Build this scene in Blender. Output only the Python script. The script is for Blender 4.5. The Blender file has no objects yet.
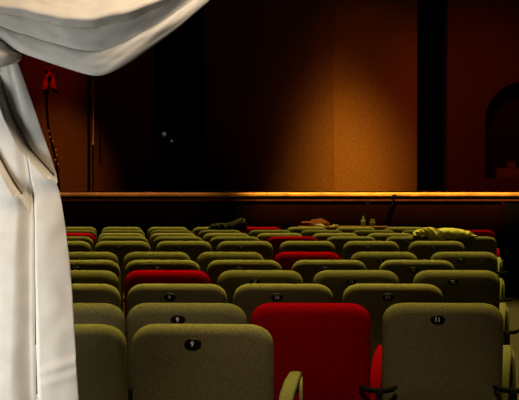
import bpy, bmesh, math, random
from mathutils import Vector, Matrix, noise

# ------------------------------------------------------------------ camera, world, lights, exposure
SC = bpy.context.scene
COL = SC.collection
F = 1120.0                      # focal length in pixels of a 519 x 400 frame
EYE = 1.42
HOR = 187.0                     # image row of the horizon

cam_d = bpy.data.cameras.new('camera')
cam_d.sensor_fit = 'HORIZONTAL'
cam_d.sensor_width = 36.0
cam_d.lens = F / 519.0 * 36.0
cam_d.clip_end = 200
cam = bpy.data.objects.new('camera', cam_d)
COL.objects.link(cam)
cam.location = (0, 0, EYE)
cam.rotation_euler = (math.radians(90) - math.atan((200 - HOR) / F), 0, 0)
SC.camera = cam

w = bpy.data.worlds.new('world'); SC.world = w
w.use_nodes = True
w.node_tree.nodes['Background'].inputs[0].default_value = (0.5, 0.4, 0.35, 1)
w.node_tree.nodes['Background'].inputs[1].default_value = 0.0

vs = SC.view_settings
vs.view_transform = 'Standard'; vs.look = 'None'; vs.gamma = 1.0; vs.exposure = 0.0
vs.use_curve_mapping = False


def aim(o, target):
    o.rotation_euler = (Vector(target) - o.location).to_track_quat('-Z', 'Y').to_euler()


def area(name, loc, target, sx, sy, energy, color, spread=180):
    d = bpy.data.lights.new(name, 'AREA'); d.shape = 'RECTANGLE'
    d.size = sx; d.size_y = sy; d.energy = energy; d.color = color
    d.spread = math.radians(spread)
    o = bpy.data.objects.new(name, d); COL.objects.link(o)
    o.location = loc; aim(o, target)
    return o


def spot(name, loc, target, energy, color, angle, blend=1.0, radius=0.08):
    d = bpy.data.lights.new(name, 'SPOT'); d.energy = energy; d.color = color
    d.spot_size = math.radians(angle); d.spot_blend = blend; d.shadow_soft_size = radius
    o = bpy.data.objects.new(name, d); COL.objects.link(o)
    o.location = loc; aim(o, target)
    return o


# house lights over the audience, leaning a little from the stage side
for yy_, en_ in ((4.6, 46), (6.4, 74), (8.2, 78), (10.0, 78), (11.8, 76), (13.6, 70)):
    area('house_light', (0.4, yy_, 5.7), (0.4, yy_ - 0.8, 0), 7.5, 0.5, en_, (1.0, 0.85, 0.16), 30)
# daylight from an opening at the left of the camera, falling on the drape
area('day_light', (-1.95, 1.75, 0.9), (-0.66, 2.85, 1.0), 0.7, 0.8, 6.6, (0.98, 0.98, 0.96), 70)
# warm ceiling downlight over the entrance
spot('entrance_downlight', (0.2, 1.85, 2.85), (-0.08, 2.95, 0.9), 108, (1.0, 0.77, 0.54), 71, 0.55, 0.15)
# stage lanterns
spot('stage_spot', (1.55, 16.5, 5.2), (1.62, 20.0, 1.6), 1500, (1.0, 0.5, 0.06), 26.5, 1.0, 0.6)
spot('stage_spot', (1.35, 16.5, 5.4), (1.33, 20.0, 2.75), 560, (1.0, 0.42, 0.06), 17, 1.0, 0.6)
area('front_of_house_bar', (2.5, 11.6, 5.6), (2.5, 14.62, 1.368), 5.2, 0.15, 46, (1.0, 0.52, 0.09), 9)
area('front_of_house_bar', (-2.9, 11.6, 5.6), (-2.9, 14.62, 1.368), 4.5, 0.15, 5, (1.0, 0.5, 0.2), 9)
spot('stage_wash', (-3.7, 16.0, 5.6), (-3.65, 20.0, 1.7), 660, (1.0, 0.38, 0.06), 24, 1.0)
spot('stage_red', (2.9, 15.5, 5.6), (3.9, 20.0, 2.5), 170, (1.0, 0.1, 0.03), 52, 1.0)
spot('stage_red', (-3.7, 16.5, 5.6), (-3.75, 20.0, 3.5), 140, (1.0, 0.07, 0.05), 24, 1.0)
spot('stage_wash', (1.6, 15.6, 5.6), (1.9, 20.0, 2.9), 85, (1.0, 0.2, 0.04), 46, 1.0)
spot('added_hook_light', (-1.2, 16.5, 5.6), (-2.1, 25.9, 2.55), 420, (1.0, 0.85, 0.7), 5, 1.0)  # added only to brighten the two hooks; no such lamp is known


# ------------------------------------------------------------------ helpers
def at(px, py, Y):
    """point of the place seen at a pixel, at a given distance"""
    return Vector(((px - 259.5) * Y / F, Y, EYE - (py - HOR) * Y / F))


def mat(name, color, rough=0.8, metal=0.0, noise_scale=0.0, noise_amt=0.0, bump=0.0, bump_scale=200, sheen=0.0, spec=0.3, stretch=None):
    m = bpy.data.materials.new(name); m.use_nodes = True
    nt = m.node_tree; b = nt.nodes['Principled BSDF']
    b.inputs['Base Color'].default_value = (*color, 1)
    b.inputs['Roughness'].default_value = rough
    b.inputs['Metallic'].default_value = metal
    b.inputs['Specular IOR Level'].default_value = spec
    if sheen:
        b.inputs['Sheen Weight'].default_value = sheen
        b.inputs['Sheen Roughness'].default_value = 0.5
    tc = nt.nodes.new('ShaderNodeTexCoord')
    vec = tc.outputs['Object']
    if stretch:
        mp = nt.nodes.new('ShaderNodeMapping'); mp.inputs['Scale'].default_value = stretch
        nt.links.new(vec, mp.inputs['Vector']); vec = mp.outputs['Vector']
    if noise_amt:
        n = nt.nodes.new('ShaderNodeTexNoise'); n.inputs['Scale'].default_value = noise_scale
        n.inputs['Detail'].default_value = 4
        nt.links.new(vec, n.inputs['Vector'])
        r = nt.nodes.new('ShaderNodeValToRGB')
        r.color_ramp.elements[0].position = 0.3; r.color_ramp.elements[1].position = 0.7
        r.color_ramp.elements[0].color = (*[c * (1 - noise_amt) for c in color], 1)
        r.color_ramp.elements[1].color = (*[min(1, c * (1 + noise_amt)) for c in color], 1)
        nt.links.new(n.outputs['Fac'], r.inputs['Fac'])
        nt.links.new(r.outputs['Color'], b.inputs['Base Color'])
    if bump:
        n2 = nt.nodes.new('ShaderNodeTexNoise'); n2.inputs['Scale'].default_value = bump_scale
        n2.inputs['Detail'].default_value = 3
        nt.links.new(vec, n2.inputs['Vector'])
        bp = nt.nodes.new('ShaderNodeBump'); bp.inputs['Strength'].default_value = bump
        bp.inputs['Distance'].default_value = 0.01
        nt.links.new(n2.outputs['Fac'], bp.inputs['Height'])
        nt.links.new(bp.outputs['Normal'], b.inputs['Normal'])
    return m


M = dict(
    green=mat('olive_fabric', (0.155, 0.135, 0.066), 0.95, noise_scale=170, noise_amt=0.28, bump=0.25, bump_scale=260, spec=0.1),
    red=mat('red_fabric', (0.26, 0.001, 0.0035), 0.95, noise_scale=170, noise_amt=0.25, bump=0.2, bump_scale=260, spec=0.0),
    green_arm=mat('olive_arm_vinyl', (0.11, 0.1, 0.04), 0.7, noise_scale=60, noise_amt=0.12),
    red_arm=mat('red_arm_vinyl', (0.24, 0.001, 0.004), 0.8, noise_scale=60, noise_amt=0.12, spec=0.0),
    black=mat('black_metal', (0.004, 0.004, 0.004), 0.8, spec=0.05),
    plate=mat('black_plate', (0.004, 0.004, 0.005), 0.6, spec=0.15),
    digit=mat('white_paint', (0.85, 0.85, 0.9), 0.7),
    drape=mat('cream_drape_fabric', (0.74, 0.71, 0.64), 0.95, noise_scale=14, noise_amt=0.06, bump=0.07, bump_scale=350, spec=0.0),
    floor=mat('brown_floor', (0.02, 0.0125, 0.006), 0.6, noise_scale=6, noise_amt=0.25),
    stage=mat('stage_boards', (0.5, 0.3, 0.11), 0.5, noise_scale=5, noise_amt=0.25, stretch=(0.3, 3, 1)),
    nosing=mat('stage_edge_wood', (0.55, 0.31, 0.1), 0.45, noise_scale=4, noise_amt=0.35),
    trim=mat('dark_trim_wood', (0.06, 0.013, 0.008), 0.7, noise_scale=6, noise_amt=0.3),
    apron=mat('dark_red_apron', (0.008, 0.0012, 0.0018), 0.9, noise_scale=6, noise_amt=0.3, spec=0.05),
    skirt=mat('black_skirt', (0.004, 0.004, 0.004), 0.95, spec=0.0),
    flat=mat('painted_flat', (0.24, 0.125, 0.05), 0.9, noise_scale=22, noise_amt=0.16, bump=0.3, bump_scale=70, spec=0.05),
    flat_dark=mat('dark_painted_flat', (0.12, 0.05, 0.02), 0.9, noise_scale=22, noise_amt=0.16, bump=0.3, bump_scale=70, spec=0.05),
    wall=mat('dark_wall', (0.025, 0.012, 0.01), 0.9, noise_scale=3, noise_amt=0.2, spec=0.05),
    table=mat('brown_table_wood', (0.22, 0.1, 0.035), 0.5, noise_scale=10, noise_amt=0.3, stretch=(1, 6, 6)),
    cloth_y=mat('yellow_cloth', (0.5, 0.44, 0.13), 0.9, noise_scale=20, noise_amt=0.15, bump=0.2),
    cloth_d=mat('dark_brown_cloth', (0.006, 0.002, 0.002), 0.95, noise_scale=30, noise_amt=0.5),
    cloth_b=mat('rust_cloth', (0.3, 0.065, 0.03), 0.9, noise_scale=30, noise_amt=0.25),
    paper=mat('white_paper', (0.75, 0.68, 0.5), 0.9, noise_scale=20, noise_amt=0.1),
    bottle=mat('pale_plastic', (0.55, 0.52, 0.36), 0.4),
    jar=mat('dull_glass', (0.3, 0.25, 0.11), 0.3),
    bow=mat('red_ribbon', (0.75, 0.015, 0.03), 0.7, noise_scale=20, noise_amt=0.3),
    cord=mat('pale_cord', (0.8, 0.62, 0.42), 0.8),
    bead=mat('pink_bead', (0.7, 0.3, 0.22), 0.35),
    metal=mat('pale_metal', (0.6, 0.55, 0.5), 0.3, metal=0.6),
)


def finish(name, bm, m, parent=None, smooth=True):
    bmesh.ops.recalc_face_normals(bm, faces=bm.faces[:])
    me = bpy.data.meshes.new(name); bm.to_mesh(me); bm.free()
    if m: me.materials.append(m)
    if smooth:
        for p in me.polygons: p.use_smooth = True
        me.set_sharp_from_angle(angle=math.radians(45))
    o = bpy.data.objects.new(name, me); COL.objects.link(o)
    if parent: o.parent = parent
    return o


def tag(o, label=None, cat=None, group=None, kind=None):
    if label: o['label'] = label
    if cat: o['category'] = cat
    if group: o['group'] = group
    if kind: o['kind'] = kind
    return o


def struct(name, bm, m, smooth=False):
    return tag(finish(name, bm, m, None, smooth), kind='structure')


def empty(name, loc, label=None, cat=None, group=None, rz=0):
    o = bpy.data.objects.new(name, None); COL.objects.link(o)
    o.empty_display_size = 0.1
    o.location = loc; o.rotation_euler.z = rz
    return tag(o, label, cat, group)


def box(bm, x0, x1, y0, y1, z0, z1, bevel=0.0, seg=2):
    r = bmesh.ops.create_cube(bm, size=1, matrix=Matrix.Translation(((x0 + x1) / 2, (y0 + y1) / 2, (z0 + z1) / 2)) @ Matrix.Diagonal((x1 - x0, y1 - y0, z1 - z0, 1)))
    if bevel:
        es = list({e for v in r['verts'] for e in v.link_edges})
        bmesh.ops.bevel(bm, geom=es, offset=bevel, segments=seg, affect='EDGES', profile=0.5)
    return bm


def loft(bm, rings, closed=True, cap=True):
    """rings: lists of the same number of points"""
    vr = [[bm.verts.new(p) for p in r] for r in rings]
    n = len(rings[0])
    for a, b in zip(vr[:-1], vr[1:]):
        for i in range(n if closed else n - 1):
            j = (i + 1) % n
            bm.faces.new((a[i], a[j], b[j], b[i]))
    if cap and closed:
        bm.faces.new(vr[0]); bm.faces.new(list(reversed(vr[-1])))
    return vr


def tube(bm, pts, rad, n=8):
    pts = [Vector(p) for p in pts]
    rads = rad if isinstance(rad, (list, tuple)) else [rad] * len(pts)
    rings = []
    ref = None
    for i, p in enumerate(pts):
        d = (pts[min(i + 1, len(pts) - 1)] - pts[max(i - 1, 0)]).normalized()
        if ref is None:
            ref = Vector((1, 0, 0)) if abs(d.x) < 0.8 else Vector((0, 1, 0))
        u = (ref - d * ref.dot(d)).normalized(); v = d.cross(u); ref = u
        rings.append([p + (u * math.cos(2 * math.pi * k / n) + v * math.sin(2 * math.pi * k / n)) * rads[i] for k in range(n)])
    loft(bm, rings)
    return bm


def lathe(bm, prof, c=(0, 0, 0), n=20):
    rings = [[(c[0] + r * math.cos(2 * math.pi * k / n), c[1] + r * math.sin(2 * math.pi * k / n), c[2] + z) for k in range(n)] for r, z in prof]
    loft(bm, rings)
    return bm


def prism(bm, pts, y0, y1):
    """outline of (x, z) points given a depth"""
    loft(bm, [[(x, y0, z) for x, z in pts], [(x, y1, z) for x, z in pts]])
    return bm


# ------------------------------------------------------------------ the room
XL, XR = -6.5, 5.8
STAGE_Y = 14.45
STAGE_Z = EYE - 0.072
CEIL = 6.6
struct('floor', box(bmesh.new(), XL, XR, -2.5, STAGE_Y, -0.1, 0), M['floor'])
struct('wall_left', box(bmesh.new(), XL - 0.2, XL, -2.5, 26.2, 0, CEIL), M['wall'])
struct('wall_right', box(bmesh.new(), XR, XR + 0.2, -2.5, 26.2, 0, CEIL), M['wall'])
struct('wall_front', box(bmesh.new(), XL, XR, 26, 26.2, 0, CEIL), M['skirt'])
struct('wall_rear', box(bmesh.new(), XL, XR, -2.7, -2.5, 0, CEIL), M['wall'])
struct('ceiling', box(bmesh.new(), XL, XR, -2.5, 26, CEIL, CEIL + 0.2), M['wall'])

# stage body, its pale wooden edge and the trim under it
XA = (503 - 259.5) * STAGE_Y / F
struct('floor_stage', box(bmesh.new(), XL, XR, STAGE_Y + 0.06, 26, STAGE_Z - 0.25, STAGE_Z), M['stage'])
bm = bmesh.new()
box(bm, XL, XR, STAGE_Y - 0.03, STAGE_Y + 0.06, STAGE_Z - 0.055, STAGE_Z, 0.02, 4)
struct('trim_1', bm, M['nosing'], True)
bm = bmesh.new()
box(bm, XL, XR, STAGE_Y + 0.0, STAGE_Y + 0.06, STAGE_Z - 0.11, STAGE_Z - 0.055)
struct('trim_2', bm, M['trim'])
bm = bmesh.new()
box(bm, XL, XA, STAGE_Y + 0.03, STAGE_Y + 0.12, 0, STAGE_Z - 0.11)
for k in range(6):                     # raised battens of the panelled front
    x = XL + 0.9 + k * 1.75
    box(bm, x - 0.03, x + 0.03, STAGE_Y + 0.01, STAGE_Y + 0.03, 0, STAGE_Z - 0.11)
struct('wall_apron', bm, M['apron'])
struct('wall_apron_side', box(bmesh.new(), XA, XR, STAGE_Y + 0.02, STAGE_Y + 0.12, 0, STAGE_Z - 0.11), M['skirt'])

# ------------------------------------------------------------------ stage set: flats
FY = 20.0
TOP = 6.2


def px_x(px, Y=FY): return (px - 259.5) * Y / F
def py_z(py, Y=FY): return EYE - (py - HOR) * Y / F


def flat_panel(bm, p0, p1, z0, z1, th=0.08):
    a = Vector((p0[0], p0[1], 0)); b = Vector((p1[0], p1[1], 0))
    d = (b - a).normalized(); nrm = Vector((-d.y, d.x, 0))
    if nrm.y < 0: nrm = -nrm
    q = [a, b, b + nrm * th, a + nrm * th]
    loft(bm, [[(p.x, p.y, z0) for p in q], [(p.x, p.y, z1) for p in q]])
    return bm


def make_flat(name, label, p0, p1, m, th=0.08):
    mid = ((p0[0] + p1[0]) / 2, (p0[1] + p1[1]) / 2, STAGE_Z)
    root = empty(name, mid, label, 'stage flat')
    bm = flat_panel(bmesh.new(), (p0[0] - mid[0], p0[1] - mid[1]), (p1[0] - mid[0], p1[1] - mid[1]), 0, TOP - STAGE_Z, th)
    finish('panel', bm, m, root, False)
    return root


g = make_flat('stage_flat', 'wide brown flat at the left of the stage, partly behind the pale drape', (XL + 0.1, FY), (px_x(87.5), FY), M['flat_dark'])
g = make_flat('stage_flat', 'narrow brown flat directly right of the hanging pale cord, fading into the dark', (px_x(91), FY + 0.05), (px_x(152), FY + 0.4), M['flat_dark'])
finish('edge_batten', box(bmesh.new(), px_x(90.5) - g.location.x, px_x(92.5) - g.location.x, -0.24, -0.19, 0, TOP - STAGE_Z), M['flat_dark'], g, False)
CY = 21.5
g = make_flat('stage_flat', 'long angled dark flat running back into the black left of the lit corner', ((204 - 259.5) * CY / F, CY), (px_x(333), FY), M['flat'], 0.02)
bm = bmesh.new()
random.seed(5)
xe, ye = (204 - 259.5) * CY / F - g.location.x, CY - g.location.y
tube(bm, [(xe - 0.03 + random.uniform(-0.012, 0.012), ye - 0.05, z * 0.2 + 0.02) for z in range(24)], [random.uniform(0.015, 0.03) for _ in range(24)], 6)
finish('frayed_edge', bm, M['trim'], g)
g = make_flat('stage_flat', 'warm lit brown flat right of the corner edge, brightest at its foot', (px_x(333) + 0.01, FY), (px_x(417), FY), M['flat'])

# right flat with an arched recess
ax0, ax1 = px_x(485), px_x(562)
zs, zsill = py_z(122), py_z(178)
acx, ar = (ax0 + ax1) / 2, (ax1 - ax0) / 2
fx0, fx1 = px_x(447), XR - 0.05
root = empty('stage_flat', (acx, FY, STAGE_Z), 'brown wall flat with an arched niche at the right edge of the stage', 'stage flat')
bm = bmesh.new()
NA = 24
arc = [(acx - ar * math.cos(math.pi * k / NA), zs + ar * 1.05 * math.sin(math.pi * k / NA)) for k in range(NA + 1)]
fx1 = max(fx1, ax1 + 0.3)
fx1 = XR - 0.02 if XR - 0.02 > ax1 else ax1 + 0.02
outline = [(fx0, STAGE_Z), (fx1, STAGE_Z), (fx1, TOP), (fx0, TOP)]
def strip_faces(y):
    """front face around the niche as quads"""
    vs_ = {}
    def v(p):
        k = (round(p[0], 5), round(p[1], 5))
        if k not in vs_: vs_[k] = bm.verts.new((p[0] - acx, y - FY, p[1] - STAGE_Z))
        return vs_[k]
    f = []
    f.append([v((fx0, STAGE_Z)), v((ax0, STAGE_Z)), v((ax0, zsill)), v((ax0, zs)), v((ax0, TOP)), v((fx0, TOP))])
    f.append([v((ax1, STAGE_Z)), v((fx1, STAGE_Z)), v((fx1, TOP)), v((ax1, TOP)), v((ax1, zs)), v((ax1, zsill))])
    f.append([v((ax0, STAGE_Z)), v((ax1, STAGE_Z)), v((ax1, zsill)), v((ax0, zsill))])
    for k in range(NA):
        a, b = arc[k], arc[k + 1]
        f.append([v(a), v(b), v((b[0], TOP)), v((a[0], TOP))])
    for q in f:
        bm.faces.new(q)
strip_faces(FY)
# reveal of the niche
loop = [(ax0, zsill)] + arc + [(ax1, zsill)]
loft(bm, [[(x - acx, 0, z - STAGE_Z) for x, z in loop], [(x - acx, 0.45, z - STAGE_Z) for x, z in loop]], cap=False)
# side return and back of the niche
loft(bm, [[(fx0 - acx, 0, 0), (fx0 - acx, 0, TOP - STAGE_Z)], [(fx0 - acx, 0.5, 0), (fx0 - acx, 0.5, TOP - STAGE_Z)]], closed=False)
bmesh.ops.remove_doubles(bm, verts=bm.verts[:], dist=0.0005)
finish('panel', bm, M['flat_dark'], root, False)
finish('niche_back', box(bmesh.new(), fx0 - acx + 0.01, fx1 - acx - 0.01, 0.45, 0.5, 0, TOP - STAGE_Z), M['wall'], root, False)  # shade inside the niche is put into this dark colour

# small boxes standing in the niche
def px_box(name, label, x0, x1, y0, y1, Y, dy, m, cat, z_base=None):
    zb = py_z(y1, Y) if z_base is None else z_base
    a, b = px_x(x0, Y), px_x(x1, Y)
    root = empty(name, ((a + b) / 2, Y + dy / 2, zb), label, cat)
    h = py_z(y0, Y) - zb
    hw = (b - a) / 2
    finish('body', box(bmesh.new(), -hw, hw, -dy / 2, dy / 2, 0, h * 0.85, 0.006), m, root)
    finish('lid', box(bmesh.new(), -hw - 0.008, hw + 0.008, -dy / 2 - 0.008, dy / 2 + 0.008, h * 0.85, h, 0.004), m, root)
    return zb + h
zt = px_box('wooden_chest', 'low brown wooden chest standing in the arched niche', 497, 520, 168, 178, FY + 0.08, 0.22, M['flat'], 'chest', zsill + 0.001)
px_box('wooden_box', 'small brown wooden box sitting on top of the chest in the niche', 508, 515.5, 161.5, 168, FY + 0.1, 0.12, M['flat'], 'box', zt + 0.001)

# hanging pale cord beside the left flat
root = empty('pull_cord', (px_x(93.3, FY - 0.25), FY - 0.25, py_z(145, FY - 0.25)), 'thin pale cord hanging straight down in front of the left brown flats', 'cord')
bm = bmesh.new()
L_ = 5.9 - root.location.z
tube(bm, [(0.004 * math.sin(k * 0.9), 0, 0.06 + (L_ - 0.06) * k / 20) for k in range(21)], 0.011, 6)
finish('cord', bm, M['cord'], root)
bm = bmesh.new(); lathe(bm, [(0.004, 0), (0.018, 0.01), (0.02, 0.04), (0.008, 0.065)], n=10)
finish('end_weight', bm, M['cord'], root)

# red bow with a dark stem and its beaded strand
bow_y = FY - 0.1
c = at(50, 74, bow_y)
root = empty('hanging_bow', c, 'dark red ribbon bow pinned on the left flat under the drape', 'bow')
for s in (-1, 1):
    bm = bmesh.new()
    rings = []
    for k in range(17):
        t = k / 16
        a = t * math.pi * 2
        x = s * (0.1 * (1 - math.cos(a)) * 0.62); z = 0.1 * math.sin(a) * (0.5 + 0.5 * math.sin(t * math.pi)) + s * 0.02 + 0.06 * math.sin(t * math.pi)
        wdt = 0.015 + 0.035 * math.sin(t * math.pi)
        rings.append([(x, -wdt, z), (x, wdt * 0.9, z), (x + 0.004, wdt * 0.9, z + 0.006), (x + 0.004, -wdt, z + 0.006)])
    loft(bm, rings, cap=False)
    finish('loop', bm, M['bow'], root)
    bm = bmesh.new()
    rings = []
    for k in range(9):
        t = k / 8
        x = s * (0.02 + 0.09 * t + 0.02 * math.sin(t * 6)); z = -0.26 * t
        wd = 0.02 + 0.03 * t
        rings.append([(x - wd, -0.02 + 0.02 * math.sin(t * 7), z), (x + wd, -0.03, z - 0.01), (x + wd, -0.024, z - 0.01), (x - wd, -0.014 + 0.02 * math.sin(t * 7), z)])
    loft(bm, rings)
    finish('tail', bm, M['bow'], root)
bm = bmesh.new(); bmesh.ops.create_icosphere(bm, subdivisions=2, radius=0.035)
finish('knot', bm, M['bow'], root)

root = empty('beaded_strand', at(47, 90, bow_y), 'dark hanging strand with pale pink beads below the red bow', 'garland')
bm = bmesh.new()
pts = [at(x, y, bow_y + 0.05) - root.location for x, y in ((47, 90), (46.5, 105), (48, 125), (52, 145), (56, 160), (58, 180), (59, 190))]
tube(bm, pts, 0.02, 6)
finish('strand', bm, M['skirt'], root)
for x, y in ((49, 131), (50, 137), (53, 141), (57, 155), (55.5, 160), (58, 164), (56, 150)):
    bm = bmesh.new(); bmesh.ops.create_icosphere(bm, subdivisions=2, radius=0.016, matrix=Matrix.Translation(at(x, y, bow_y - 0.02) - root.location) @ Matrix.Diagonal((0.8, 0.8, 1.3, 1)))
    finish('bead', bm, M['bead'], root)

# pale glints in the dark opening: two small hooks on the black wall
for i, (x, y, s, lab) in enumerate(((164, 134, 0.05, 'larger pale metal hook glinting in the black stage opening'), (171.5, 141, 0.03, 'smaller pale metal hook just below the larger one in the black opening'))):
    p = at(x, y, 25.9)
    root = empty('wall_hook', p, lab, 'hook')
    bm = bmesh.new(); lathe(bm, [(s * 0.9, -0.012), (s, 0), (s * 0.9, 0.012)], n=14)
    bmesh.ops.rotate(bm, verts=bm.verts[:], cent=(0, 0, 0), matrix=Matrix.Rotation(math.pi / 2, 3, 'X'))
    bmesh.ops.translate(bm, verts=bm.verts[:], vec=(0, 0.088, 0))
    finish('base_plate', bm, M['metal'], root)
    bm = bmesh.new()
    tube(bm, [(0, 0.08, 0), (0, 0.03, -0.01), (0, 0, -s * 0.6), (0, -0.02, -s), (0, -0.05, -s * 0.9), (0, -0.06, -s * 0.4)], 0.012 + s * 0.1, 8)
    finish('hook', bm, M['metal'], root)

# small pale lump on the stage boards
def lump(name, label, cat, c, rx, ry, rz, m, seed, amp=0.3, flat=True):
    bm = bmesh.new()
    bmesh.ops.create_icosphere(bm, subdivisions=4, radius=1)
    for v in bm.verts:
        n_ = noise.fractal(v.co * 1.6 + Vector((seed, 0, 0)), 0.8, 2, 4)
        cr = abs(noise.noise(v.co * 3 + Vector((0, seed, 0))))
        v.co *= 1 + amp * n_ - amp * 0.6 * cr
        if flat and v.co.z < 0: v.co.z *= 0.08
        v.co = Vector((v.co.x * rx, v.co.y * ry, v.co.z * rz))
    zmin = min(v.co.z for v in bm.verts)
    for v in bm.verts: v.co.z -= zmin
    o = finish(name, bm, m)
    o.location = c
    return tag(o, label, cat)
p = at(206, 188, 21.1)
lump('crumpled_cloth', 'tiny pale crumpled cloth on the stage boards by the dark flat edge', 'cloth', (p.x, 21.1, STAGE_Z), 0.07, 0.06, 0.05, M['cord'], 3.0)

# ------------------------------------------------------------------ theatre seats
SW = 0.49                        # width of a back
SH = 0.947                       # top of a back


def rounded(wd, z0, z1, rt, rb, inset, n=10):
    """closed (x, z) outline, top corners rt, bottom corners rb, superelliptic"""
    hw = wd / 2 - inset; a0 = z0 + inset; a1 = z1 - inset
    rt = max(rt - inset * 0.7, 0.006); rb = max(rb - inset, 0.004)
    out = []
    def corner(cx, cz, r, t0, ex):
        for k in range(n + 1):
            t = t0 + math.pi / 2 * k / n
            cc, ss = math.cos(t), math.sin(t)
            out.append((cx + r * ex * math.copysign(abs(cc) ** 0.86, cc), cz + r * math.copysign(abs(ss) ** 0.86, ss)))
    corner(hw - rt * 1.15, a1 - rt, rt, 0, 1.15)
    corner(-hw + rt * 1.15, a1 - rt, rt, math.pi / 2, 1.15)
    corner(-hw + rb, a0 + rb, rb, math.pi, 1)
    corner(hw - rb, a0 + rb, rb, 3 * math.pi / 2, 1)
    # extra points on the straight top so it can dip softly
    return out


def pad_bm(wd, z0, z1, th, rt, rb, Rr, Rf, bow=0.0, lean=0.0, crown=0.006):
    """upholstered pad; rear face towards -y"""
    bm = bmesh.new()
    rings = []
    seg = 7
    lay = []
    for k in range(seg + 1):           # rear rounding, centre outwards
        a = math.pi / 2 * k / seg
        lay.append((Rr * (1 - math.sin(a)), -th / 2 + Rr * 0.62 * (1 - math.cos(a))))
    for k in range(seg + 1):
        a = math.pi / 2 * k / seg
        lay.append((Rf * (1 - math.cos(a)), th / 2 - Rf + Rf * math.sin(a)))
    pre = [(Rr + 0.05, -th / 2 - crown), (Rr + 0.02, -th / 2 - crown * 0.6)]
    post = [(Rf + 0.03, th / 2 + crown)]
    for ins, y in pre + lay + post:
        rings.append([(x, y, z) for x, z in rounded(wd, z0, z1, rt, rb, ins)])
    loft(bm, rings)
    sh = math.tan(lean)
    for v in bm.verts:
        v.co.y += bow * (v.co.x / (wd / 2)) ** 2
        v.co.y -= sh * (v.co.z - z0)
    return bm


def arm_bm():
    """padded arm, rising from behind and rolling over to the front"""
    bm = bmesh.new()
    path_ = [(0.266, 0.115, 0.48, 0.022), (0.272, 0.125, 0.545, 0.024), (0.278, 0.15, 0.61, 0.026), (0.290, 0.19, 0.665, 0.028), (0.306, 0.24, 0.702, 0.027), (0.318, 0.30, 0.716, 0.023), (0.322, 0.36, 0.706, 0.022), (0.322, 0.42, 0.675, 0.022), (0.322, 0.45, 0.63, 0.02)]
    path = [p[:3] for p in path_]
    rings = []
    for i, p in enumerate(path):
        p = Vector(p)
        d = (Vector(path[min(i + 1, len(path) - 1)]) - Vector(path[max(i - 1, 0)])).normalized()
        side = Vector((1, 0, 0)); up = side.cross(d).normalized()
        hw, hh = path_[i][3], 0.014
        ring = []
        for k in range(16):
            t = 2 * math.pi * k / 16
            cc, ss = math.cos(t), math.sin(t)
            ring.append(p + side * hw * math.copysign(abs(cc) ** 0.5, cc) + up * hh * math.copysign(abs(ss) ** 0.5, ss))
        rings.append(ring)
    loft(bm, rings)
    return bm


def side_panel_bm():
    bm = bmesh.new()
    prof = [(0.22, 0.02), (0.42, 0.02), (0.43, 0.62), (0.40, 0.67), (0.35, 0.70), (0.30, 0.71), (0.26, 0.70), (0.235, 0.68), (0.225, 0.60), (0.22, 0.54)]
    loft(bm, [[(0.333, y, z) for y, z in prof], [(0.345, y, z) for y, z in prof]])
    return bm


LEAN = math.radians(7)


def make_seat(kind):
    root = empty('theatre_seat', (0, 0, 0))
    fab, arm = M[kind], M[kind + '_arm']
    z0 = 0.50
    bm = pad_bm(SW, z0, SH, 0.09, 0.082, 0.03, 0.052, 0.03, 0.014, LEAN)
    finish('backrest', bm, fab, root)
    # tipped-up cushion in front of the back
    bm = pad_bm(0.29, 0.30, 0.70, 0.10, 0.05, 0.04, 0.03, 0.04, 0.0, LEAN)
    for v in bm.verts: v.co.y += 0.135
    finish('seat_cushion', bm, fab, root)
    finish('armrest', arm_bm(), arm, root)
    finish('side_panel', side_panel_bm(), arm, root)
    bm = bmesh.new()                                   # post behind the joint of two backs
    box(bm, 0.262, 0.288, -0.115, -0.08, 0.012, 0.60, 0.004)
    box(bm, 0.235, 0.315, -0.16, -0.02, 0.0, 0.012, 0.003)
    finish('post', bm, M['black'], root)
    bm = bmesh.new()
    tube(bm, [(0.20, -0.072, 0.612), (0.225, -0.095, 0.606), (0.25, -0.1, 0.602), (0.275, -0.098, 0.600), (0.30, -0.1, 0.602), (0.325, -0.095, 0.606), (0.345, -0.075, 0.612)], [0.008, 0.012, 0.011, 0.012, 0.011, 0.012, 0.008], 10)
    finish('bracket', bm, M['black'], root)
    finish('hinge_bar', tube(bmesh.new(), [(-0.19, 0.06, 0.42), (0.285, 0.06, 0.42)], 0.014, 10), M['black'], root)
    if kind == 'red': return root
    # oval number plate on the rear of the back
    zc = SH - 0.061
    ry = -0.045 - math.tan(LEAN) * (zc - z0) - 0.0045
    pc = Vector((-0.028, ry, zc))
    bm = bmesh.new()
    ring = lambda s, y: [(0.029 * s * math.cos(2 * math.pi * k / 28), y, 0.0188 * s * math.sin(2 * math.pi * k / 28)) for k in range(28)]
    loft(bm, [ring(1, 0.012), ring(1, -0.0015), ring(0.93, -0.003)])
    pl = finish('number_plate', bm, M['plate'], root)
    pl.location = pc; pl.rotation_euler.x = LEAN
    return root


def text_mesh(s):
    cu = bpy.data.curves.new('number', 'FONT'); cu.body = s
    cu.size = 0.0245; cu.align_x = 'CENTER'; cu.align_y = 'CENTER'; cu.extrude = 0.0006; cu.offset = 0.0005
    o = bpy.data.objects.new('number', cu); COL.objects.link(o)
    dg = bpy.context.evaluated_depsgraph_get()
    me = bpy.data.meshes.new_from_object(o.evaluated_get(dg))
    bpy.data.objects.remove(o)
    me.name = 'number'
    me.materials.clear(); me.materials.append(M['digit'])
    return me


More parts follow.
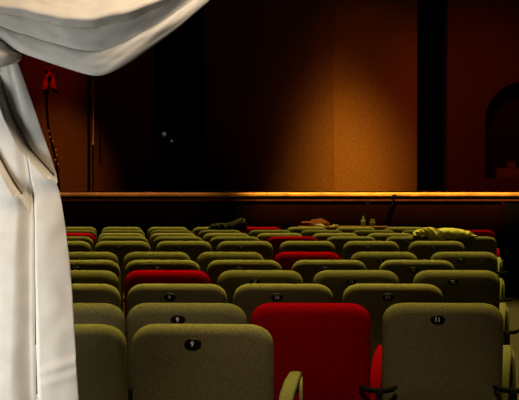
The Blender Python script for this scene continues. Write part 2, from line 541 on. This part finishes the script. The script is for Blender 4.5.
DIG = {}
def copy_seat(src, number):
    r = src.copy(); COL.objects.link(r)
    for ch in list(src.children):
        c_ = ch.copy(); COL.objects.link(c_); c_.parent = r
        if ch.name.startswith('number_plate'):
            if number not in DIG: DIG[number] = text_mesh(str(number))
            t = bpy.data.objects.new('number', DIG[number]); COL.objects.link(t)
            t.parent = c_; t.location = (-0.002, -0.0038, 0); t.rotation_euler = (math.pi / 2, 0, 0)
    return r


PROTO = {'green': make_seat('green'), 'red': make_seat('red')}
# distance of each row, left edges in the photograph's columns, apparent width, red seats, first number
ROWS = [
    (3.85, [-16, 132.0], 141.5, (), 8),
    (4.55, [4.5, 126.5, 251, 384], 120, (2,), 8),
    (5.46, [20, 127, 233.5, 343.5], 100, (), 8),
    (6.35, [32, 124, 217, 313, 414], 87, (1,), 8),
    (7.25, [44, 124.5, 206.5, 291.5, 379.5], 76, (), 8),
    (8.15, [50.5, 123, 196.5, 273.5, 350.5, 430.5], 68, (3,), 8),
    (9.80, [34.5, 94, 155.5, 216.5, 279, 343, 408.5], 57, (), 6),
    (10.7, [42, 97.5, 153, 209.5, 267, 326, 385.5, 446], 51, (4,), 6),
    (11.5, [48, 98, 150, 203, 256.5, 312, 367, 421], 47, (0,), 6),
    (12.3, [52, 100.5, 149.5, 198, 248, 300, 352, 401, 451], 44.5, (8,), 6),
    (13.25, [55, 101, 147, 192, 240, 286, 335, 384], 42, (4,), 6),
]
ORD = ['first', 'second', 'third', 'fourth', 'fifth', 'sixth', 'seventh', 'eighth', 'ninth', 'tenth', 'eleventh']
ROWNAME = ['nearest row', 'second nearest row', 'third nearest row', 'fourth nearest row', 'fifth nearest row', 'sixth row, just before the cross aisle', 'seventh row, just past the cross aisle', 'fourth row from the stage', 'third row from the stage', 'second row from the stage', 'back row nearest the stage']
SEAT_AT = {}
for r, (Y, lefts, wpx, reds, n0) in enumerate(ROWS):
    n = len(lefts)
    for i, lx in enumerate(lefts):
        kind = 'red' if i in reds else 'green'
        o = copy_seat(PROTO[kind], n0 + i)
        o.location = ((lx + wpx / 2 - 259.5) * Y / F, Y + 0.05, 0)
        o.rotation_euler.z = math.radians(-2.2)
        colr = 'bright red' if kind == 'red' else 'olive green'
        place = 'leftmost' if i == 0 else ('rightmost' if i == n - 1 else ORD[i] + ' from left')
        if kind == 'red':
            lab = 'bright red theatre seat, only red one in the %s' % ROWNAME[r]
        elif r == 0 and i == 1:
            lab = 'olive green theatre seat with a number 9 plate, nearest to the camera'
        elif r == 0:
            lab = 'olive green theatre seat beside the pale drape in the nearest row'
        elif r == 1 and i == 3:
            lab = 'olive green theatre seat with a number 11 plate, right of the large red seat'
        elif r == 1 and i == 1:
            lab = 'olive green theatre seat directly behind the nearest number 9 seat'
        else:
            lab = '%s theatre seat, %s in the %s' % (colr, place, ROWNAME[r])
        tag(o, lab, 'seat', 'rows of theatre seats')
        SEAT_AT[(r, i)] = o
for pr in PROTO.values():
    for ch in list(pr.children): bpy.data.objects.remove(ch)
    bpy.data.objects.remove(pr)

# ------------------------------------------------------------------ clothes and things beyond the seats
def draped(name, label, cat, Y, prof_top, prof_bot, depth, m, seed, folds):
    """cloth lying over seat backs: ridge line with a near flap and a far flap"""
    bm = bmesh.new()
    n = 110
    px_mid = (prof_top[0][0] + prof_top[-1][0]) / 2
    cols = []
    x0, x1 = prof_top[0][0], prof_top[-1][0]
    def interp(pf, x):
        for (a, va), (b, vb) in zip(pf[:-1], pf[1:]):
            if a <= x <= b: return va + (vb - va) * (x - a) / (b - a)
        return pf[-1][1]
    rows_ = 22
    vr = []
    for i in range(n + 1):
        px = x0 + (x1 - x0) * i / n
        zt = py_z(interp(prof_top, px), Y); zb = py_z(interp(prof_bot, px), Y)
        x = px_x(px, Y)
        col = []
        for j in range(rows_ + 1):
            t = j / rows_
            # path over the top: near hem -> ridge -> far hem
            a = math.pi * t
            yy = -depth * math.cos(a)
            s = math.sin(a)
            k = abs(s) ** 0.55
            z = zb + (zt - zb) * k
            fold = 1 - 2 * abs(math.sin((px - px_mid) * folds * 0.5 * (1 + 0.5 * abs(math.cos(a))) + 1.3 * math.sin(px * 0.17 + seed) + (t - 0.5) * 3.0)) ** 0.7
            w_ = noise.noise(Vector((px * 0.18, t * 3.0, seed)))
            yy += (-0.03 * fold - 0.02 * w_) * (0.4 + 0.6 * abs(math.cos(a)))
            z += (0.006 * noise.noise(Vector((px * 0.22, t * 4, seed + 9))) + 0.006 * fold * (1 - k)) * k
            xx = x + 0.012 * fold * math.cos(a)
            col.append(bm.verts.new((xx, Y + yy, z)))
        vr.append(col)
    for a, b in zip(vr[:-1], vr[1:]):
        for j in range(rows_):
            bm.faces.new((a[j], a[j + 1], b[j + 1], b[j]))
    o = finish(name, bm, m)
    md = o.modifiers.new('thickness', 'SOLIDIFY'); md.thickness = 0.008; md.offset = -1
    return tag(o, label, cat)


draped('draped_jacket', 'crumpled yellow jacket thrown over the seat backs near the stage at right', 'jacket', 10.66,
       [(413, 234.5), (415, 231), (420, 229), (426, 227.4), (432, 227.2), (437, 228.6), (446, 228), (456, 228.4), (464, 229.8), (470, 231.8), (475, 235)],
       [(413, 236.5), (420, 235.2), (425, 235.5), (429, 238), (433, 240), (437, 239), (441, 241), (447, 238.5), (455, 238.2), (464, 237.6), (475, 236.6)],
       0.085, M['cloth_y'], 4.1, 0.75)
draped('draped_coat', 'dark brown coat heaped over a seat back in the row nearest the stage', 'coat', 13.2,
       [(209, 227), (213, 224), (220, 222.8), (227, 223), (233, 221.5), (238, 219), (242, 217.5), (245, 219), (247, 226)],
       [(209, 229), (220, 229.5), (228, 229), (236, 229.5), (247, 229)],
       0.09, M['cloth_d'], 2.3, 0.9)

# narrow brown table in front of the stage
TY0, TY1 = 13.62, 13.98
TZ = EYE - (226.4 - HOR) * 13.7 / F
tx0, tx1 = px_x(298, 13.8), px_x(388, 13.8)
root = empty('side_table', ((tx0 + tx1) / 2, (TY0 + TY1) / 2, 0), 'narrow brown wooden table between the last seats and the stage', 'table')
hw = (tx1 - tx0) / 2; hd = (TY1 - TY0) / 2
finish('tabletop', box(bmesh.new(), -hw, hw, -hd, hd, TZ - 0.035, TZ, 0.006), M['table'], root)
for sx in (-1, 1):
    for sy in (-1, 1):
        x, y = sx * (hw - 0.05), sy * (hd - 0.05)
        finish('leg', box(bmesh.new(), x - 0.02, x + 0.02, y - 0.02, y + 0.02, 0, TZ - 0.035, 0.004), M['table'], root)

# brown cap with a peak, crumpled paper, bottle, jar
root = empty('cap', (px_x(317, 13.82), 13.82, TZ), 'rust brown soft cap lying on the table beside crumpled white paper', 'cap')
bm = bmesh.new(); bmesh.ops.create_icosphere(bm, subdivisions=4, radius=1)
for v in bm.verts:
    n_ = noise.noise(v.co * 2 + Vector((4, 1, 0)))
    z = v.co.z
    v.co = Vector((v.co.x * 0.135 * (1 + 0.12 * n_) + 0.02, v.co.y * 0.11 * (1 + 0.1 * n_), max(z, -0.12) * 0.082 * (1 + 0.15 * n_)))
zm = min(v.co.z for v in bm.verts)
for v in bm.verts: v.co.z -= zm
finish('crown', bm, M['cloth_b'], root)
bm = bmesh.new()
rings = []
for k in range(10):
    t = k / 9
    x = -0.06 - 0.13 * t; hwid = 0.075 * math.sqrt(max(0.02, 1 - t * t * 0.9)); z = 0.05 - 0.0 * t + 0.004 * math.sin(t * 3)
    rings.append([(x, -hwid, z - 0.012), (x, -hwid * 0.5, z + 0.002), (x, 0, z + 0.006), (x, hwid * 0.5, z + 0.002), (x, hwid, z - 0.012), (x, hwid * 0.5, z - 0.006), (x, 0, z - 0.002), (x, -hwid * 0.5, z - 0.006)])
loft(bm, rings)
finish('peak', bm, M['cloth_b'], root)
lump('crumpled_paper', 'crumpled white paper in front of the rust brown cap', 'paper', (px_x(320, 13.66), 13.67, TZ), 0.055, 0.035, 0.028, M['paper'], 7.0, 0.5)
lump('crumpled_paper', 'small flat crumpled paper right of the rust brown cap', 'paper', (px_x(335, 13.75), 13.75, TZ), 0.06, 0.04, 0.018, M['bottle'], 12.0, 0.5)
root = empty('bottle', (px_x(363.3, 13.8), 13.8, TZ), 'small pale bottle standing on the table before the stage', 'bottle')
bm = bmesh.new(); lathe(bm, [(0.024, 0), (0.028, 0.004), (0.029, 0.06), (0.026, 0.075), (0.013, 0.09), (0.012, 0.098)])
finish('body', bm, M['bottle'], root)
bm = bmesh.new(); lathe(bm, [(0.014, 0.098), (0.0145, 0.112), (0.006, 0.118), (0.005, 0.126)])
finish('cap', bm, M['paper'], root)
root = empty('jar', (px_x(372.6, 13.8), 13.8, TZ), 'squat dull jar right of the pale bottle', 'jar')
bm = bmesh.new(); lathe(bm, [(0.022, 0), (0.034, 0.008), (0.037, 0.04), (0.031, 0.06), (0.023, 0.066)])
finish('body', bm, M['jar'], root)
bm = bmesh.new(); lathe(bm, [(0.026, 0.066), (0.027, 0.082), (0.02, 0.086)])
finish('lid', bm, M['jar'], root)

# black stick leaning on the stage edge
root = empty('walking_stick', (px_x(359, 14.05), 14.05, 0), 'thin black stick with a knob leaning against the stage front', 'stick')
top = at(394.5, 197.5, STAGE_Y - 0.055)
bm = bmesh.new(); tube(bm, [(0, 0, 0.0), (top.x - root.location.x, top.y - 14.05, top.z)], [0.012, 0.016], 8)
finish('shaft', bm, M['black'], root)
bm = bmesh.new(); bmesh.ops.create_icosphere(bm, subdivisions=2, radius=0.028, matrix=Matrix.Translation((top.x - root.location.x, top.y - 14.05, top.z + 0.012)) @ Matrix.Diagonal((1.1, 0.9, 1, 1)))
finish('knob', bm, M['black'], root)

# ------------------------------------------------------------------ the pale drape in front
DY = 2.9


def lerp_curve(pts, t):
    if t <= pts[0][0]: return pts[0][1]
    for (a, va), (b, vb) in zip(pts[:-1], pts[1:]):
        if t <= b:
            s = (t - a) / (b - a)
            return va + (vb - va) * s
    return pts[-1][1]


def smooth_curve(pts, t, d):
    return (lerp_curve(pts, t - d) + 2 * lerp_curve(pts, t) + lerp_curve(pts, t + d)) / 4


def pleat(t, edges, amps, p=0.55, skew=0.0):
    for (a, b), A in zip(zip(edges[:-1], edges[1:]), amps):
        if a <= t <= b:
            s = (t - a) / (b - a)
            s = s ** (1 + skew)
            return A * max(0.0, 4 * s * (1 - s)) ** p
    return 0.0


drape_base = at(-30, 400, DY)
drape = empty('tied_back_drape', (drape_base.x, DY, 0), 'pale cream drape tied back at the left, swag across the top', 'curtain')
OFF = Vector(drape.location)

RIGHT = [(40, 13), (55, 15), (70, 21), (95, 30), (130, 42), (155, 51), (190, 60), (220, 65), (260, 70), (300, 73), (350, 76), (400, 79), (760, 92)]
LEFT = [(40, -34), (70, -50), (130, -95), (190, -140), (260, -190), (400, -250), (760, -280)]  # unseen left part widened to keep daylight off the seats
bm = bmesh.new()
NU, NV = 290, 290
yb = HOR + (EYE - 0.012) * F / DY
EDG = [0.0, 0.27, 0.54, 0.80, 0.872]
# long diagonal folds: polyline, height, reach
FOLDS = [([(-2, 76), (3, 95), (11, 118), (26, 147), (51, 175)], 0.046, 34),
         ([(-30, 95), (-14, 130), (2, 160), (21, 193)], 0.038, 28),
         ([(-45, 150), (-25, 190), (-8, 215)], 0.012, 22)]


def fold_height(px, py):
    out = 0.0
    for pl_, A, reach in FOLDS:
        best = None
        tot = 0.0
        for (x0, y0), (x1, y1) in zip(pl_[:-1], pl_[1:]):
            ex, ey = x1 - x0, y1 - y0
            L2 = ex * ex + ey * ey
            u = ((px - x0) * ex + (py - y0) * ey) / L2
            uc = min(1, max(0, u))
            dx, dy = px - (x0 + ex * uc), py - (y0 + ey * uc)
            ds = math.hypot(dx, dy)
            sg = 1 if (ex * dy - ey * dx) < 0 else -1
            if best is None or ds < best[0]:
                best = (ds, sg, y0 + ey * uc)
            tot = y1
        ds, sg, yy = best
        over = max(0.0, py - tot)
        fade = math.exp(-(over / 15.0) ** 2) * min(1.0, max(0.0, (yy - pl_[0][1]) / 30 + 0.3))
        hl = 0.75 * math.exp(-(ds / reach) ** 1.3) * (0.6 + 0.4 * min(1.0, ds / 4.0))
        hr = -0.75 * math.exp(-(ds / 2.4) ** 2) - 0.2 * math.exp(-(ds / 9.0) ** 2)
        bl = 0.5 + 0.5 * math.tanh(sg * ds / 1.5)
        h = (hl + (hr - hl) * bl)
        out += A * h * fade
    return out


vr = []
for j in range(NV + 1):
    py = 42 + (yb - 42) * (j / NV) ** 1.5
    xr = smooth_curve(RIGHT, py, 10); xl = smooth_curve(LEFT, py, 10)
    row = []
    grow = min(1.0, max(0.12, (py - 110) / 120))
    for i in range(NU + 1):
        t = i / NU
        px = xl + (xr - xl) * t
        tw = t + 0.012 * math.sin(py * 0.013 + t * 5) * (1 - t) * t * 4
        if tw < EDG[2]:
            d = 0.012 + 0.008 * math.sin(tw * 25)
        elif tw < EDG[3]:
            q = (tw - EDG[2]) / (EDG[3] - EDG[2])
            d = 0.012 + 0.03 * math.sin(math.pi / 2 * q) ** 1.4
        elif tw < EDG[4]:
            q = (tw - EDG[3]) / (EDG[4] - EDG[3])
            d = 0.042 - 0.026 * (3 * q * q - 2 * q ** 3) + 0.003 * math.exp(-((q - 0.9) / 0.09) ** 2)
        else:
            q = (tw - EDG[-1]) / (1 - EDG[-1])
            d = 0.004 + 0.026 * min(1.0, q / 0.12) ** 0.55 * (1 - 0.8 * q * q)
        d *= grow
        d += fold_height(px, py)
        d += 0.006 * noise.noise(Vector((t * 6, py * 0.012, 5.0))) + 0.0025 * noise.noise(Vector((px * 0.06, py * 0.05, 8.0)))
        # low wrinkles on the right flap
        if t > 0.872:
            wy = py + 0.28 * (px - 38)
            d += 0.006 * (math.exp(-((wy - 372) / 4.5) ** 2) + 0.7 * math.exp(-((wy - 384) / 5) ** 2)) * min(1, (t - 0.872) / 0.03)
        x = (px - 259.5) * DY / F
        z = EYE - (py - HOR) * DY / F
        row.append(bm.verts.new((x - OFF.x, DY - d - OFF.y, z - OFF.z)))
    vr.append(row)
for a, b in zip(vr[:-1], vr[1:]):
    for i in range(NU):
        bm.faces.new((a[i], a[i + 1], b[i + 1], b[i]))
pn = finish('hanging_panel', bm, M['drape'], drape)
md = pn.modifiers.new('thickness', 'SOLIDIFY'); md.thickness = 0.004; md.offset = 1

# swag
SY = DY - 0.155
BOT = [(-60, 20), (-20, 31), (0, 38), (20, 50.5), (50, 61), (75, 69), (92, 74), (103, 74), (118, 67.5), (135, 57), (150, 46), (180, 25), (209, 0), (240, -27), (270, -53)]
TOPC = [(-60, -12), (0, -30), (100, -42), (200, -60), (270, -80)]
bm = bmesh.new()
NU, NV = 170, 190
SED = [0.0, 0.37, 0.64, 0.835, 1.0]
SAM = [0.02, 0.04, 0.014, 0.014]
SBA = [0.02, 0.05, 0.02, 0.004]
vr = []
for i in range(NU + 1):
    px = -60 + 330 * i / NU
    yb_ = smooth_curve(BOT, px, 7); yt = smooth_curve(TOPC, px, 10)
    row = []
    squeeze = min(1.0, max(0.15, 1 - (px - 120) / 120)) if px > 120 else 1.0
    for j in range(NV + 1):
        t = j / NV
        tw = min(1.0, max(0.0, t + (0.03 * math.sin((px + 20) * 0.021) + 0.014 * math.sin(px * 0.07) + 0.012 * noise.noise(Vector((px * 0.05, 3, 3)))) * 4 * t * (1 - t)))
        d = 0.0
        for k in range(4):
            if SED[k] <= tw <= SED[k + 1]:
                q = (tw - SED[k]) / (SED[k + 1] - SED[k])
                nxt = SBA[k + 1] if k < 3 else 0.0
                d = SBA[k] + SAM[k] * max(0.0, math.sin(math.pi * q ** (4.2 if k < 2 else 0.55))) ** 0.7 - (0.012 * q if k >= 2 else 0)
                d -= 0.024 * math.exp(-((1 - q) * (SED[k + 1] - SED[k]) / 0.012) ** 2) * (k < 3)
                if q > 0.95: d = d + (nxt - SBA[k]) * (q - 0.95) / 0.05
                break
        d *= squeeze
        d += 0.006 * noise.noise(Vector((px * 0.018, t * 7, 1.0))) + 0.003 * noise.noise(Vector((px * 0.05, t * 16, 4.0)))
        x = (px - 259.5) * SY / F; z = EYE - ((yt + (yb_ - yt) * t) - HOR) * SY / F
        row.append(bm.verts.new((x - OFF.x, SY - 0.005 - d - OFF.y, z)))
    vr.append(row)
for a, b in zip(vr[:-1], vr[1:]):
    for j in range(NV):
        bm.faces.new((a[j], a[j + 1], b[j + 1], b[j]))
sw = finish('swag', bm, M['drape'], drape)
md = sw.modifiers.new('thickness', 'SOLIDIFY'); md.thickness = 0.005; md.offset = 1

# gathered knot where the drape is tied
bm = bmesh.new(); bmesh.ops.create_icosphere(bm, subdivisions=5, radius=1)
kc = at(-9, 54, DY - 0.12)
for v in bm.verts:
    p = v.co.copy()
    ang = math.atan2(p.z, p.y)
    cr = 0.08 * math.sin(p.x * 4 + ang * 3) + 0.05 * noise.noise(p * 2.5)
    p *= 1 + cr
    v.co = Vector((p.x * 0.072, p.y * 0.075, p.z * 0.036 + p.x * -0.002)) + kc - OFF
finish('knot', bm, M['drape'], drape)
